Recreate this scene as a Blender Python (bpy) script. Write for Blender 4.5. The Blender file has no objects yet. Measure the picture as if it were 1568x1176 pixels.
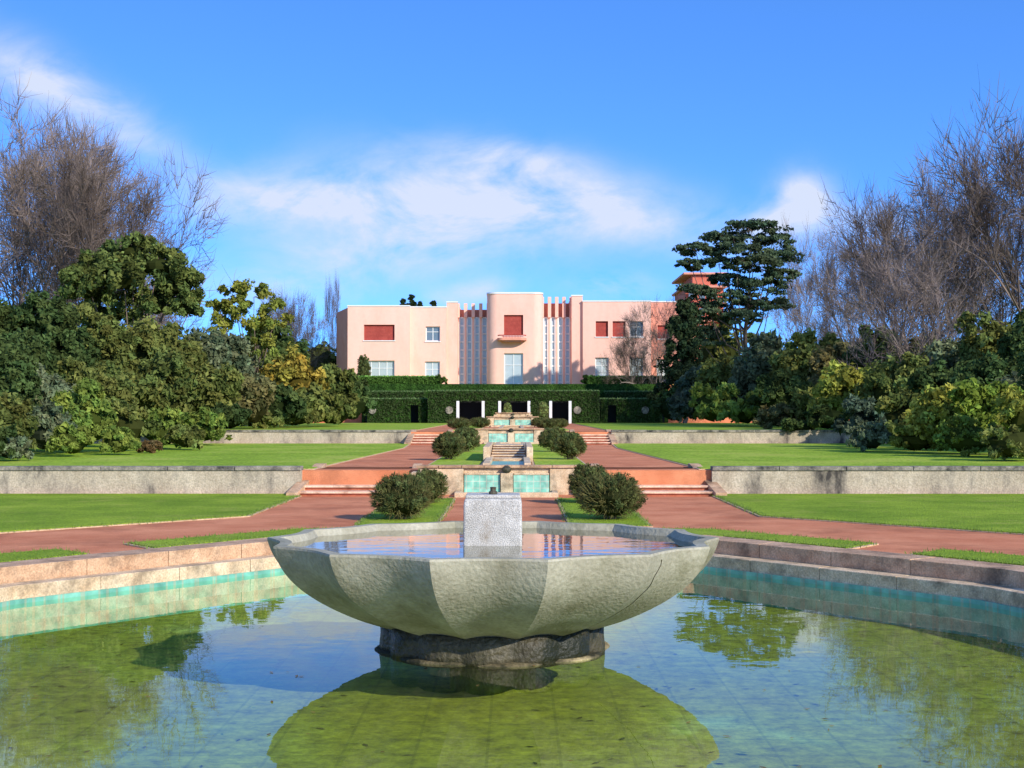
import bpy, math, random
import numpy as np
from mathutils import Vector, geometry
R=np.random.RandomState(7); random.seed(7)
F=2220.0; CX=0.242; CZ=2.05; HX=790.8; HY=631.0
def X(px,D): return CX+(px-HX)/F*D
def Z(py,D): return CZ-(py-HY)/F*D
def lin(r,g,b,k=1.0):
    def f(v):
        v/=255.0
        return v/12.92 if v<=.04045 else ((v+.055)/1.055)**2.4
    return (min(1,f(r)*k),min(1,f(g)*k),min(1,f(b)*k),1)
scene=bpy.context.scene
COL=scene.collection
# ---------------------------------------------------------------- materials
def newmat(name):
    m=bpy.data.materials.new(name); m.use_nodes=True
    nt=m.node_tree; b=nt.nodes['Principled BSDF']
    return m,nt,b
def stone(name,c1,c2,scale=3,rough=.85,bump=.3,stain=None,stretch=(1,1,1),stain_scale=1.0,stain_lo=.5,stain_hi=.7,fine=40,fineamt=.25,bd=.02,spec=.3):
    m,nt,b=newmat(name); N=nt.nodes; L=nt.links
    tc=N.new('ShaderNodeTexCoord'); mp=N.new('ShaderNodeMapping'); mp.inputs['Scale'].default_value=stretch
    L.new(tc.outputs['Object'],mp.inputs['Vector'])
    n=N.new('ShaderNodeTexNoise'); n.inputs['Scale'].default_value=scale; n.inputs['Detail'].default_value=5; n.inputs['Roughness'].default_value=.65
    L.new(mp.outputs[0],n.inputs['Vector'])
    r=N.new('ShaderNodeValToRGB'); r.color_ramp.elements[0].position=.35; r.color_ramp.elements[1].position=.66
    r.color_ramp.elements[0].color=c1; r.color_ramp.elements[1].color=c2
    L.new(n.outputs['Fac'],r.inputs['Fac']); out=r.outputs[0]
    n2=N.new('ShaderNodeTexNoise'); n2.inputs['Scale'].default_value=fine; n2.inputs['Detail'].default_value=3
    L.new(tc.outputs['Object'],n2.inputs['Vector'])
    mr=N.new('ShaderNodeMapRange'); mr.inputs['From Min'].default_value=.3; mr.inputs['From Max'].default_value=.7
    mr.inputs['To Min'].default_value=1-fineamt; mr.inputs['To Max'].default_value=1+fineamt
    L.new(n2.outputs['Fac'],mr.inputs['Value'])
    mx=N.new('ShaderNodeVectorMath'); mx.operation='SCALE'
    L.new(out,mx.inputs[0]); L.new(mr.outputs[0],mx.inputs['Scale']); out=mx.outputs[0]
    if stain:
        n3=N.new('ShaderNodeTexNoise'); n3.inputs['Scale'].default_value=stain_scale; n3.inputs['Detail'].default_value=5; n3.inputs['Roughness'].default_value=.7
        L.new(mp.outputs[0],n3.inputs['Vector'])
        m3=N.new('ShaderNodeMapRange'); m3.inputs['From Min'].default_value=stain_lo; m3.inputs['From Max'].default_value=stain_hi
        L.new(n3.outputs['Fac'],m3.inputs['Value'])
        mm=N.new('ShaderNodeMix'); mm.data_type='RGBA'
        L.new(m3.outputs[0],mm.inputs[0]); L.new(out,mm.inputs[6]); mm.inputs[7].default_value=stain
        out=mm.outputs[2]
    L.new(out,b.inputs['Base Color']); b.inputs['Roughness'].default_value=rough
    b.inputs['Specular IOR Level'].default_value=spec
    if bump:
        bp=N.new('ShaderNodeBump'); bp.inputs['Strength'].default_value=bump; bp.inputs['Distance'].default_value=bd
        L.new(n2.outputs['Fac'],bp.inputs['Height']); L.new(bp.outputs[0],b.inputs['Normal'])
    return m
def leafmat(name,trans=.3):
    m,nt,b=newmat(name); N=nt.nodes; L=nt.links; N.remove(b)
    a=N.new('ShaderNodeAttribute'); a.attribute_name='Col'
    d=N.new('ShaderNodeBsdfDiffuse'); L.new(a.outputs['Color'],d.inputs['Color'])
    t=N.new('ShaderNodeBsdfTranslucent'); L.new(a.outputs['Color'],t.inputs['Color'])
    mx=N.new('ShaderNodeMixShader'); mx.inputs[0].default_value=trans
    L.new(d.outputs[0],mx.inputs[1]); L.new(t.outputs[0],mx.inputs[2])
    L.new(mx.outputs[0],N['Material Output'].inputs['Surface'])
    return m
def twigmat(name,c):
    m,nt,b=newmat(name); N=nt.nodes; L=nt.links; N.remove(b)
    tc=N.new('ShaderNodeTexCoord'); n=N.new('ShaderNodeTexNoise'); n.inputs['Scale'].default_value=8; n.inputs['Detail'].default_value=1
    L.new(tc.outputs['Object'],n.inputs['Vector'])
    v=N.new('ShaderNodeVectorMath'); v.operation='SCALE'; v.inputs[0].default_value=[x*2 for x in c[:3]]; L.new(n.outputs['Fac'],v.inputs['Scale'])
    d=N.new('ShaderNodeBsdfDiffuse'); L.new(v.outputs[0],d.inputs['Color']); L.new(d.outputs[0],N['Material Output'].inputs['Surface'])
    return m
def watermat(name,ripple,scale,dist,tint=(.9,.97,.92,1),stretch=(1,1,1),ior=1.33):
    m,nt,b=newmat(name); N=nt.nodes; L=nt.links; N.remove(b)
    tc=N.new('ShaderNodeTexCoord'); mp=N.new('ShaderNodeMapping'); mp.inputs['Scale'].default_value=stretch
    L.new(tc.outputs['Object'],mp.inputs[0])
    n=N.new('ShaderNodeTexNoise'); n.inputs['Scale'].default_value=scale; n.inputs['Detail'].default_value=3
    L.new(mp.outputs[0],n.inputs['Vector'])
    bp=N.new('ShaderNodeBump'); bp.inputs['Strength'].default_value=ripple; bp.inputs['Distance'].default_value=dist
    L.new(n.outputs['Fac'],bp.inputs['Height'])
    g=N.new('ShaderNodeBsdfGlossy'); g.inputs['Roughness'].default_value=.012; g.inputs['Color'].default_value=(1,1,1,1)
    L.new(bp.outputs[0],g.inputs['Normal'])
    t=N.new('ShaderNodeBsdfTransparent'); t.inputs['Color'].default_value=tint
    fr=N.new('ShaderNodeFresnel'); fr.inputs['IOR'].default_value=ior; L.new(bp.outputs[0],fr.inputs['Normal'])
    # underside of the surface lets daylight straight through to the floor
    ge=N.new('ShaderNodeNewGeometry'); sb=N.new('ShaderNodeMath'); sb.operation='SUBTRACT'; sb.inputs[0].default_value=1; L.new(ge.outputs['Backfacing'],sb.inputs[1])
    mu=N.new('ShaderNodeMath'); mu.operation='MULTIPLY'; L.new(fr.outputs[0],mu.inputs[0]); L.new(sb.outputs[0],mu.inputs[1])
    mx=N.new('ShaderNodeMixShader'); L.new(mu.outputs[0],mx.inputs[0]); L.new(t.outputs[0],mx.inputs[1]); L.new(g.outputs[0],mx.inputs[2])
    L.new(mx.outputs[0],N['Material Output'].inputs['Surface'])
    return m
def plain(name,c,rough=.6,metal=0,spec=.5):
    m,nt,b=newmat(name); N=nt.nodes; L=nt.links
    tc=N.new('ShaderNodeTexCoord'); n=N.new('ShaderNodeTexNoise'); n.inputs['Scale'].default_value=2.5; n.inputs['Detail'].default_value=5
    L.new(tc.outputs['Object'],n.inputs['Vector'])
    mr=N.new('ShaderNodeMapRange'); mr.inputs['To Min'].default_value=.86; mr.inputs['To Max'].default_value=1.1
    L.new(n.outputs['Fac'],mr.inputs['Value'])
    v=N.new('ShaderNodeVectorMath'); v.operation='SCALE'; v.inputs[0].default_value=c[:3]
    L.new(mr.outputs[0],v.inputs['Scale']); L.new(v.outputs[0],b.inputs['Base Color'])
    b.inputs['Roughness'].default_value=rough; b.inputs['Metallic'].default_value=metal; b.inputs['Specular IOR Level'].default_value=spec
    return m
def tilemat(name,c1,c2,mortar,scale,bw=.5,rh=.5,ms=.03,offset=0,wall=False):
    m,nt,b=newmat(name); N=nt.nodes; L=nt.links
    tc=N.new('ShaderNodeTexCoord'); br=N.new('ShaderNodeTexBrick')
    src=tc.outputs['Object']
    if wall:
        mp=N.new('ShaderNodeMapping'); mp.inputs['Rotation'].default_value=(math.radians(-90),0,0); L.new(src,mp.inputs[0]); src=mp.outputs[0]
    L.new(src,br.inputs['Vector']); br.offset=offset
    br.inputs['Color1'].default_value=c1; br.inputs['Color2'].default_value=c2; br.inputs['Mortar'].default_value=mortar
    br.inputs['Scale'].default_value=scale; br.inputs['Brick Width'].default_value=bw; br.inputs['Row Height'].default_value=rh; br.inputs['Mortar Size'].default_value=ms
    n=N.new('ShaderNodeTexNoise'); n.inputs['Scale'].default_value=5; n.inputs['Detail'].default_value=6; L.new(tc.outputs['Object'],n.inputs['Vector'])
    mr=N.new('ShaderNodeMapRange'); mr.inputs['From Min'].default_value=.3; mr.inputs['From Max'].default_value=.7; mr.inputs['To Min'].default_value=.6; mr.inputs['To Max'].default_value=1.25
    L.new(n.outputs['Fac'],mr.inputs['Value'])
    v=N.new('ShaderNodeVectorMath'); v.operation='SCALE'; L.new(br.outputs[0],v.inputs[0]); L.new(mr.outputs[0],v.inputs['Scale'])
    L.new(v.outputs[0],b.inputs['Base Color']); b.inputs['Roughness'].default_value=.45
    return m

M_grass=stone('grass',lin(120,148,38),lin(158,180,54),scale=.5,rough=.9,bump=1,fine=38,fineamt=.5,bd=.06,stain=lin(184,180,88),stain_scale=.8,stain_lo=.54,stain_hi=.85,spec=.1)
M_grass2=stone('far_grass',lin(128,154,40),lin(160,182,58),scale=.3,rough=.9,bump=.6,fine=10,fineamt=.45,bd=.05,stain=lin(176,172,80),stain_scale=.3,stain_lo=.5,stain_hi=.8,spec=.1)
M_red=stone('red_gravel',lin(198,120,82),lin(222,146,104),scale=.7,rough=.95,bump=.5,fine=60,fineamt=.35,bd=.01,stain=lin(158,96,66),stain_scale=.5,stain_lo=.48,stain_hi=.75,spec=.1)
M_edge=stone('path_edging',lin(186,150,112),lin(212,184,142),scale=6,bump=.3)
M_wall=stone('weathered_wall',lin(166,150,126),lin(202,186,160),scale=2.2,stretch=(1,1,.4),bump=.5,stain=lin(66,60,54),stain_scale=1.1,stain_lo=.47,stain_hi=.66,fine=30)
M_cop=stone('wall_coping',lin(110,104,94),lin(170,158,138),scale=3,bump=.5,stain=lin(58,56,52),stain_scale=2,stain_lo=.45,stain_hi=.65)
M_sand=stone('sandstone',lin(184,142,106),lin(212,174,136),scale=3.5,bump=.6,stain=lin(112,90,70),stain_scale=1.6,stain_lo=.48,stain_hi=.72)
M_sandl=stone('pale_sandstone',lin(200,168,130),lin(226,200,164),scale=3,bump=.6,stain=lin(126,110,88),stain_scale=2.0,stain_lo=.48,stain_hi=.72)
M_step=stone('brick_red_step',lin(154,82,56),lin(180,106,78),scale=3,bump=.5,stain=lin(100,64,48),stain_scale=2,stain_lo=.55,stain_hi=.75)
M_tread=stone('step_tread',lin(224,178,144),lin(242,204,172),scale=3,bump=.5,stain=lin(150,110,86),stain_scale=2,stain_lo=.5,stain_hi=.7)
M_pink=stone('pink_render',lin(250,194,172,.90),lin(254,203,183,.92),scale=.35,rough=.9,bump=.05,fine=3,fineamt=.03,spec=.1,stain=lin(240,182,158,.9),stain_scale=.5,stretch=(1,1,.3),stain_lo=.55,stain_hi=.8)
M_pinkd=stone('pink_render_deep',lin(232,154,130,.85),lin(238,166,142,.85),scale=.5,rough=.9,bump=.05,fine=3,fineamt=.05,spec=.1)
M_white=plain('white_paint',(.78,.77,.74,1),.5)
M_shut=stone('red_shutter',lin(160,66,56),lin(176,78,66),scale=2,bump=0,fine=8,fineamt=.08)
M_glass=plain('window_glass',(.14,.18,.20,1),.08,0,.9)
M_cglass=plain('curtained_glass',(.44,.50,.50,1),.15,0,.8)
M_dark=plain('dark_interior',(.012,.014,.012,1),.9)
M_concrete=stone('bowl_stone',lin(152,144,120),lin(180,173,149),scale=1.6,rough=.85,bump=.6,stain=lin(112,108,74),stain_scale=1.0,stain_lo=.5,stain_hi=.78,fine=26,fineamt=.14,bd=.018)
M_wet=stone('wet_stone',lin(66,60,44),lin(98,90,68),scale=4,rough=.5,bump=1,stain=lin(34,36,22),stain_scale=2,stain_lo=.42,stain_hi=.6,fine=18,bd=.03)
M_granite=stone('granite',lin(176,170,158),lin(204,198,186),scale=6,bump=.6,fine=90,fineamt=.4,stain=lin(140,124,102),stain_scale=3,stain_lo=.56,stain_hi=.8)
M_teal=tilemat('teal_tiles',lin(106,172,150),lin(126,190,166),lin(146,172,146),2.2)
M_tealw=tilemat('teal_tiles_wall',lin(132,190,164),lin(160,208,182),lin(190,196,172),3,wall=True)
M_bark=stone('bark',lin(92,76,64),lin(132,112,96),scale=4,bump=.6,stretch=(1,1,.3))
M_barkb=twigmat('bare_bark',(.14,.105,.085)); M_barkw=twigmat('pale_bark',(.22,.17,.145))
M_leaf=leafmat('leaves')
M_hedge=stone('hedge_green',lin(34,56,22),lin(58,88,34),scale=1.5,rough=.9,bump=1,fine=9,fineamt=.5,bd=.15,spec=.05)
def floormat(name='algae_floor',k=1.0):
    m,nt,b=newmat(name); N=nt.nodes; L=nt.links
    tc=N.new('ShaderNodeTexCoord')
    n=N.new('ShaderNodeTexNoise'); n.inputs['Scale'].default_value=.42; n.inputs['Detail'].default_value=6; n.inputs['Distortion'].default_value=.5
    L.new(tc.outputs['Object'],n.inputs['Vector'])
    r=N.new('ShaderNodeValToRGB'); e=r.color_ramp.elements
    e[0].position=.42; e[0].color=lin(152,152,30,k); e[1].position=.80; e[1].color=lin(168,196,116,k)
    kk=e.new(.62); kk.color=lin(158,166,44,k)
    L.new(n.outputs['Fac'],r.inputs['Fac'])
    n2=N.new('ShaderNodeTexNoise'); n2.inputs['Scale'].default_value=6; n2.inputs['Detail'].default_value=9; n2.inputs['Roughness'].default_value=.8
    L.new(tc.outputs['Object'],n2.inputs['Vector'])
    mr=N.new('ShaderNodeMapRange'); mr.inputs['From Min'].default_value=.3; mr.inputs['From Max'].default_value=.7; mr.inputs['To Min'].default_value=.2; mr.inputs['To Max'].default_value=1.5
    L.new(n2.outputs['Fac'],mr.inputs['Value'])
    s=N.new('ShaderNodeVectorMath'); s.operation='SCALE'; L.new(r.outputs[0],s.inputs[0]); L.new(mr.outputs[0],s.inputs['Scale'])
    # slab joints of the pool floor, half hidden by algae
    br=N.new('ShaderNodeTexBrick'); br.offset=0; br.inputs['Scale'].default_value=1; br.inputs['Brick Width'].default_value=.6; br.inputs['Row Height'].default_value=.6; br.inputs['Mortar Size'].default_value=.014
    br.inputs['Color1'].default_value=(1,1,1,1); br.inputs['Color2'].default_value=(.9,.93,.9,1); br.inputs['Mortar'].default_value=(.72,.75,.68,1)
    L.new(tc.outputs['Object'],br.inputs['Vector'])
    mm=N.new('ShaderNodeVectorMath'); mm.operation='MULTIPLY'; L.new(s.outputs[0],mm.inputs[0]); L.new(br.outputs[0],mm.inputs[1])
    L.new(mm.outputs[0],b.inputs['Base Color']); b.inputs['Roughness'].default_value=.9
    return m
M_floor=floormat()
M_water=watermat('pool_water',.07,1.8,.02,tint=(.87,.95,.80,1),ior=1.31)
M_bwater=watermat('bowl_water',.09,4,.02,tint=(.5,.5,.4,1),stretch=(.5,1,1))

# ---------------------------------------------------------------- mesh helpers
class MB:
    def __init__(s): s.v=[]; s.f=[]
    def add(s,vs,fs):
        o=len(s.v); s.v+= [tuple(v) for v in vs]; s.f+=[tuple(i+o for i in f) for f in fs]; return s
    def box(s,x0,x1,y0,y1,z0,z1):
        return s.add([(x0,y0,z0),(x1,y0,z0),(x1,y1,z0),(x0,y1,z0),(x0,y0,z1),(x1,y0,z1),(x1,y1,z1),(x0,y1,z1)],
          [(0,3,2,1),(4,5,6,7),(0,1,5,4),(1,2,6,5),(2,3,7,6),(3,0,4,7)])
    def prism(s,poly,z0,z1):
        n=len(poly); a=sum(poly[i][0]*poly[(i+1)%n][1]-poly[(i+1)%n][0]*poly[i][1] for i in range(n))
        if a<0: poly=poly[::-1]
        vs=[(p[0],p[1],z0) for p in poly]+[(p[0],p[1],z1) for p in poly]
        fs=[tuple(range(n,2*n)),tuple(range(n-1,-1,-1))]+[(i,(i+1)%n,(i+1)%n+n,i+n) for i in range(n)]
        return s.add(vs,fs)
    def build(s,name,mat,parent=None,bevel=0,smooth=False):
        me=bpy.data.meshes.new(name); me.from_pydata(s.v,[],s.f); me.update()
        ob=bpy.data.objects.new(name,me); COL.objects.link(ob); me.materials.append(mat)
        if parent: ob.parent=parent
        if bevel:
            b=ob.modifiers.new('bev','BEVEL'); b.width=bevel; b.segments=2; b.limit_method='ANGLE'
        if smooth:
            for p in me.polygons: p.use_smooth=True
        return ob
def empty(name):
    e=bpy.data.objects.new(name,None); COL.objects.link(e); e.empty_display_size=.2; return e

# ---------------------------------------------------------------- terrain
P=[(2.9,22.6),(6.1,18.3),(7.3,14.6),(6.1,10.9),(2.9,7.7),(-2.9,7.7),(-6.1,10.9),(-7.3,14.6),(-6.1,18.3),(-2.9,22.6)]
PC=(0,15.1)
def off(poly,w):
    n=len(poly); out=[]
    for i in range(n):
        p=Vector(poly[i]); a=Vector(poly[i-1]); b=Vector(poly[(i+1)%n])
        def nn(u,v):
            d=(v-u).normalized(); q=Vector((d.y,-d.x))
            if q.dot((u+v)/2-Vector(PC))<0: q=-q
            return q
        n1=nn(a,p); n2=nn(p,b); m=(n1+n2).normalized(); out.append(tuple(p+m*(w/m.dot(n1))))
    return out
RB=.3; RA=.85
PO=off(P,RA)
outer=[(-700,-300),(700,-300),(700,36.2),(-700,36.2)]
tri=geometry.tessellate_polygon([[Vector((x,y,0)) for x,y in outer],[Vector((x,y,0)) for x,y in off(P,RA-.1)]])
allp=outer+off(P,RA-.1)
g=MB(); g.add([(x,y,0) for x,y in allp],[t if (Vector(allp[t[1]])-Vector(allp[t[0]])).cross(Vector(allp[t[2]])-Vector(allp[t[0]]))>0 else t[::-1] for t in tri])
prof=[(36.2,0),(36.2,.6),(65.9,.6),(65.9,1.15),(118.5,1.15),(118.5,4.3),(900,4.3),(5000,30)]
for (y0,z0),(y1,z1) in zip(prof[:-1],prof[1:]):
    g.add([(-700 if y1<901 else -3000,y0,z0),(700 if y1<901 else 3000,y0,z0),(700 if y1<901 else 3000,y1,z1),(-700 if y1<901 else -3000,y1,z1)],[(0,1,2,3)])
g.build('ground',M_red)

lawn=MB(); edge=MB()
def mir(poly): return [(-x,y) for x,y in poly]
def expand(poly,w):
    n=len(poly); a=sum(poly[i][0]*poly[(i+1)%n][1]-poly[(i+1)%n][0]*poly[i][1] for i in range(n))
    if a<0: poly=poly[::-1]
    out=[]
    for i in range(n):
        p=Vector(poly[i]); a=Vector(poly[i-1]); b=Vector(poly[(i+1)%n])
        d1=(p-a).normalized(); d2=(b-p).normalized(); n1=Vector((d1.y,-d1.x)); n2=Vector((d2.y,-d2.x)); m=(n1+n2).normalized()
        out.append(tuple(p+m*(w/max(.4,m.dot(n1)))))
    return out
L1=[(5.05,35.85),(5.05,28.4),(8.6,24.4),(16,16),(60,16),(60,35.85)]
L2=[(2.8,25.2),(3.55,25.15),(5.75,22.45),(5.15,21.65),(3.62,23.65),(2.8,23.65)]
L3=[(5.9,20.75),(6.55,21.4),(9.6,17.8),(9.6,11),(8.5,11),(8.35,14.6),(7.2,18.85)]
L4=[(1.25,25.9),(2.6,25.9),(2.6,34.0),(1.25,34.0)]
near=[]
for q in (L1,L2,L3,L4):
    for p in (q,mir(q)):
        lawn.prism(p,-.05,.035); edge.prism(expand(p,.07),-.05,.02); near.append(p)
lawn.build('lawn',M_grass); edge.build('path_edging',M_edge)
lawn=MB(); edge=MB()
Q=[(4.9,36.6),(4.9,38.3),(4.3,58),(4.6,65.5),(80,65.5),(80,36.6)]
Q2=[(.75,38.6),(2.1,38.6),(2.1,64.3),(.75,64.3)]
for q in (Q,Q2):
    for p in (q,mir(q)):
        lawn.prism(p,.55,.635); edge.prism(expand(p,.07),.55,.62)
Q=[(4.7,66.3),(4.7,116),(80,116),(80,66.3)]
Q2=[(1.7,69),(2.8,69),(2.8,112),(1.7,112)]
for q in (Q,Q2):
    for p in (q,mir(q)):
        lawn.prism(p,1.1,1.185); edge.prism(expand(p,.08),1.1,1.17)
lawn.prism([(-90,119),(90,119),(90,400),(-90,400)],4.25,4.32)
lawn.build('lawn',M_grass2); edge.build('path_edging',M_edge)

# ---------------------------------------------------------------- pool
pool=empty('fountain_pool')
def ring(poly_in,poly_out,z0,z1,gap=.004,jit=.005):
    mb=MB(); n=len(poly_in)
    for i in range(n):
        a,b=Vector(poly_in[i]),Vector(poly_in[(i+1)%n]); c,d=Vector(poly_out[i]),Vector(poly_out[(i+1)%n])
        L=(b-a).length; k=max(1,int(round(L/1.3)))
        for j in range(k):
            t0=j/k+gap/L; t1=(j+1)/k-gap/L
            if j==0:t0=0
            if j==k-1:t1=1
            jz=random.uniform(-jit,jit)
            mb.prism([tuple(a.lerp(b,t0)),tuple(a.lerp(b,t1)),tuple(c.lerp(d,t1)),tuple(c.lerp(d,t0))],z0,z1+jz)
    return mb
WZ=-.37
ring(off(P,RB),PO,-.3,.07).build('outer_coping',M_sand,pool,bevel=.008)
ring(off(P,0),off(P,RB+.05),-.42,-.14).build('inner_ledge',M_sandl,pool,bevel=.008)
mb=MB(); n=len(P)
P2=off(P,.04)
for i in range(n):
    a=P2[i]; b=P2[(i+1)%n]; mb.add([(a[0],a[1],-.9),(b[0],b[1],-.9),(b[0],b[1],-.21),(a[0],a[1],-.21)],[(0,1,2,3)])
P3=off(P,-.03)
for i in range(n):
    a=P3[i]; b=P3[(i+1)%n]; c=off(P,.03)[(i+1)%n]; d=off(P,.03)[i]
    mb.add([(a[0],a[1],-.9),(b[0],b[1],-.9),(b[0],b[1],-.315),(a[0],a[1],-.315),(c[0],c[1],-.315),(d[0],d[1],-.315)],[(0,1,2,3),(3,2,4,5)])
mb.build('tile_lining',M_teal,pool)
mb=MB(); mb.add([(x,y,-.78) for x,y in off(P,.1)],[tuple(range(n))[::-1]]); mb.build('pool_floor',M_floor,pool)
mb=MB(); mb.add([(x,y,WZ) for x,y in off(P,-.02)],[tuple(range(n))[::-1]]); w=mb.build('water',M_water,pool)

# ---------------------------------------------------------------- bowl fountain
BY=15.0; RZ=.757
bowl=empty('stone_bowl_fountain')
NS=14; SUB=16
def rf(phi,conc):
    a=2*math.pi/NS; l=((phi/a)%1.0)
    ang=(l-.5)*a; r=math.cos(a/2)/math.cos(ang)
    return r-conc*math.sin(math.pi*l)
# fluted petals: sharp ridges, hollow flutes, one rounded curve from rim to foot
ctrl=[(0,2.335,-.02),(.12,2.305,-.13),(.25,2.22,-.28),(.4,2.07,-.43),(.55,1.88,-.56),(.7,1.64,-.69),(.85,1.36,-.81),(1,1.08,-.89)]
body=[]
for i in range(37):
    t=i/36; T=[c[0] for c in ctrl]
    r,z=(float(np.interp(t,T,[c[k] for c in ctrl])) for k in (1,2))
    body.append((r,z,(.040*2.335*(1-.2*t))/r))
bb=np.array(body)
for _ in range(14): bb[1:-1]=(bb[:-2]+2*bb[1:-1]+bb[2:])/4
body=[tuple(x) for x in bb]
bprof=[(1.70,-.28,.0),(2.05,-.20,.02),(2.19,-.012,.036),(2.20,0,.038),(2.328,0,.040)]+body+[(.5,-.91,0)]
K=NS*SUB; mb=MB(); vs=[];fs=[]
phi0=-math.pi/2+math.pi/NS
for (r,z,c) in bprof:
    for k in range(K):
        ph=phi0+2*math.pi*k/K; rr=r*rf(2*math.pi*k/K,c)
        vs.append((rr*math.cos(ph),BY+rr*math.sin(ph),RZ+z))
for i in range(len(bprof)-1):
    for k in range(K):
        a=i*K+k; b=i*K+(k+1)%K; fs.append((a,a+K,b+K,b))
mb.add(vs,fs); ob=mb.build('fluted_bowl',M_concrete,bowl,smooth=True)
at=ob.data.attributes.new('sharp_edge','BOOLEAN','EDGE')
vals=[]
for e_ in ob.data.edges:
    a,b=e_.vertices; ka,kb=a%K,b%K; ia,ib=a//K,b//K
    vals.append((ka==kb and ka%SUB==0) or (ia==ib and ia in (2,3,4,5)))
at.data.foreach_set('value',vals)
# hairline crack running down one petal
mb=MB(); pts=[]
phc=phi0+2*math.pi*(1.30)/NS
for j in range(14):
    r,z,c=body[2+j*2]; ph=phc+.010*math.sin(j*1.7); rr=r*rf(ph-phi0,c)+.004; pts.append((rr*math.cos(ph),BY+rr*math.sin(ph),RZ+z-.002,ph))
for a,b in zip(pts[:-1],pts[1:]):
    w0=.004; mb.add([(a[0]-w0,a[1]-w0*.4,a[2]),(a[0]+w0,a[1]+w0*.4,a[2]),(b[0]+w0,b[1]+w0*.4,b[2]),(b[0]-w0,b[1]-w0*.4,b[2])],[(0,1,2,3)])
mb.build('crack',M_wet,bowl)
mb=MB(); mb.add([(1.74*math.cos(phi0+2*math.pi*k/NS),BY+1.74*math.sin(phi0+2*math.pi*k/NS),RZ-.275) for k in range(NS)],[tuple(range(NS))]); mb.build('bowl_floor',M_wet,bowl)
mb=MB(); mb.add([(2.155*rf(2*math.pi*k/K,.030)*math.cos(phi0+2*math.pi*k/K),BY+2.155*rf(2*math.pi*k/K,.030)*math.sin(phi0+2*math.pi*k/K),RZ-.07) for k in range(K)],[tuple(range(K))]); mb.build('bowl_water',M_bwater,bowl)
def drum(prof,lobes,amp,ph0):
    mb=MB(); vs=[];fs=[];K=lobes*12
    for r,z in prof:
        for k in range(K):
            ph=2*math.pi*k/K; rr=r*(1-amp+amp*abs(math.sin(lobes*ph/2+ph0)))
            vs.append((rr*math.cos(ph),BY+rr*math.sin(ph),z))
    for i in range(len(prof)-1):
        for k in range(K):
            a=i*K+k; b=i*K+(k+1)%K; fs.append((a,b,b+K,a+K))
    fs.append(tuple(range((len(prof)-1)*K,len(prof)*K))); mb.add(vs,fs); return mb
drum([(.4,-.41),(1.17,-.40),(1.17,-.3),(1.16,-.22),(1.16,-.1)],14,.05,.3).build('pedestal',M_wet,bowl,smooth=True)
drum([(.45,-.8),(.45,-.405)],14,.05,.3).build('submerged_stem',floormat('algae_stem',.6),bowl,smooth=True)
drum([(1.0,-.40),(1.21,-.395),(1.22,-.365),(1.19,-.345),(1.0,-.34)],8,.08,.9).build('pedestal_foot',stone('damp_ledge',lin(130,114,82),lin(180,162,122),scale=2,bump=.5,stain=lin(50,48,32),stain_scale=.9,stain_lo=.42,stain_hi=.56),bowl,smooth=True)
mb=MB(); bx=.3
vs=[]
for (s,z) in ((1.0,RZ-.3),(1.0,RZ-.05),(.99,1.10),(.96,1.165)):
    vs+=[(-bx*s,BY+.1-bx*s,z),(bx*s,BY+.1-bx*s,z),(bx*s,BY+.1+bx*s,z),(-bx*s,BY+.1+bx*s,z)]
fs=[]
for i in range(3):
    for k in range(4): fs.append((i*4+k,i*4+(k+1)%4,(i+1)*4+(k+1)%4,(i+1)*4+k))
fs.append((12,13,14,15)); mb.add(vs,fs); mb.build('granite_block',M_granite,bowl,bevel=.02)
mb=MB(); mb.box(-.28,.28,BY-.12,BY+.32,1.165,1.20); mb.build('block_cap',M_granite,bowl,bevel=.012)
def lathe(prof,cx,cy,n=20):
    mb=MB(); vs=[];fs=[]
    for r,z in prof:
        for k in range(n): vs.append((cx+r*math.cos(2*math.pi*k/n),cy+r*math.sin(2*math.pi*k/n),z))
    for i in range(len(prof)-1):
        for k in range(n):
            a=i*n+k;b=i*n+(k+1)%n; fs.append((a,b,b+n,a+n))
    fs.append(tuple(range((len(prof)-1)*n,len(prof)*n)))
    return mb.add(vs,fs)
lathe([(.045,1.2),(.045,1.225),(.03,1.235),(.03,1.265),(.036,1.27),(.02,1.275)],0,BY+.05).build('spout',M_wet,bowl,smooth=True)

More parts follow.
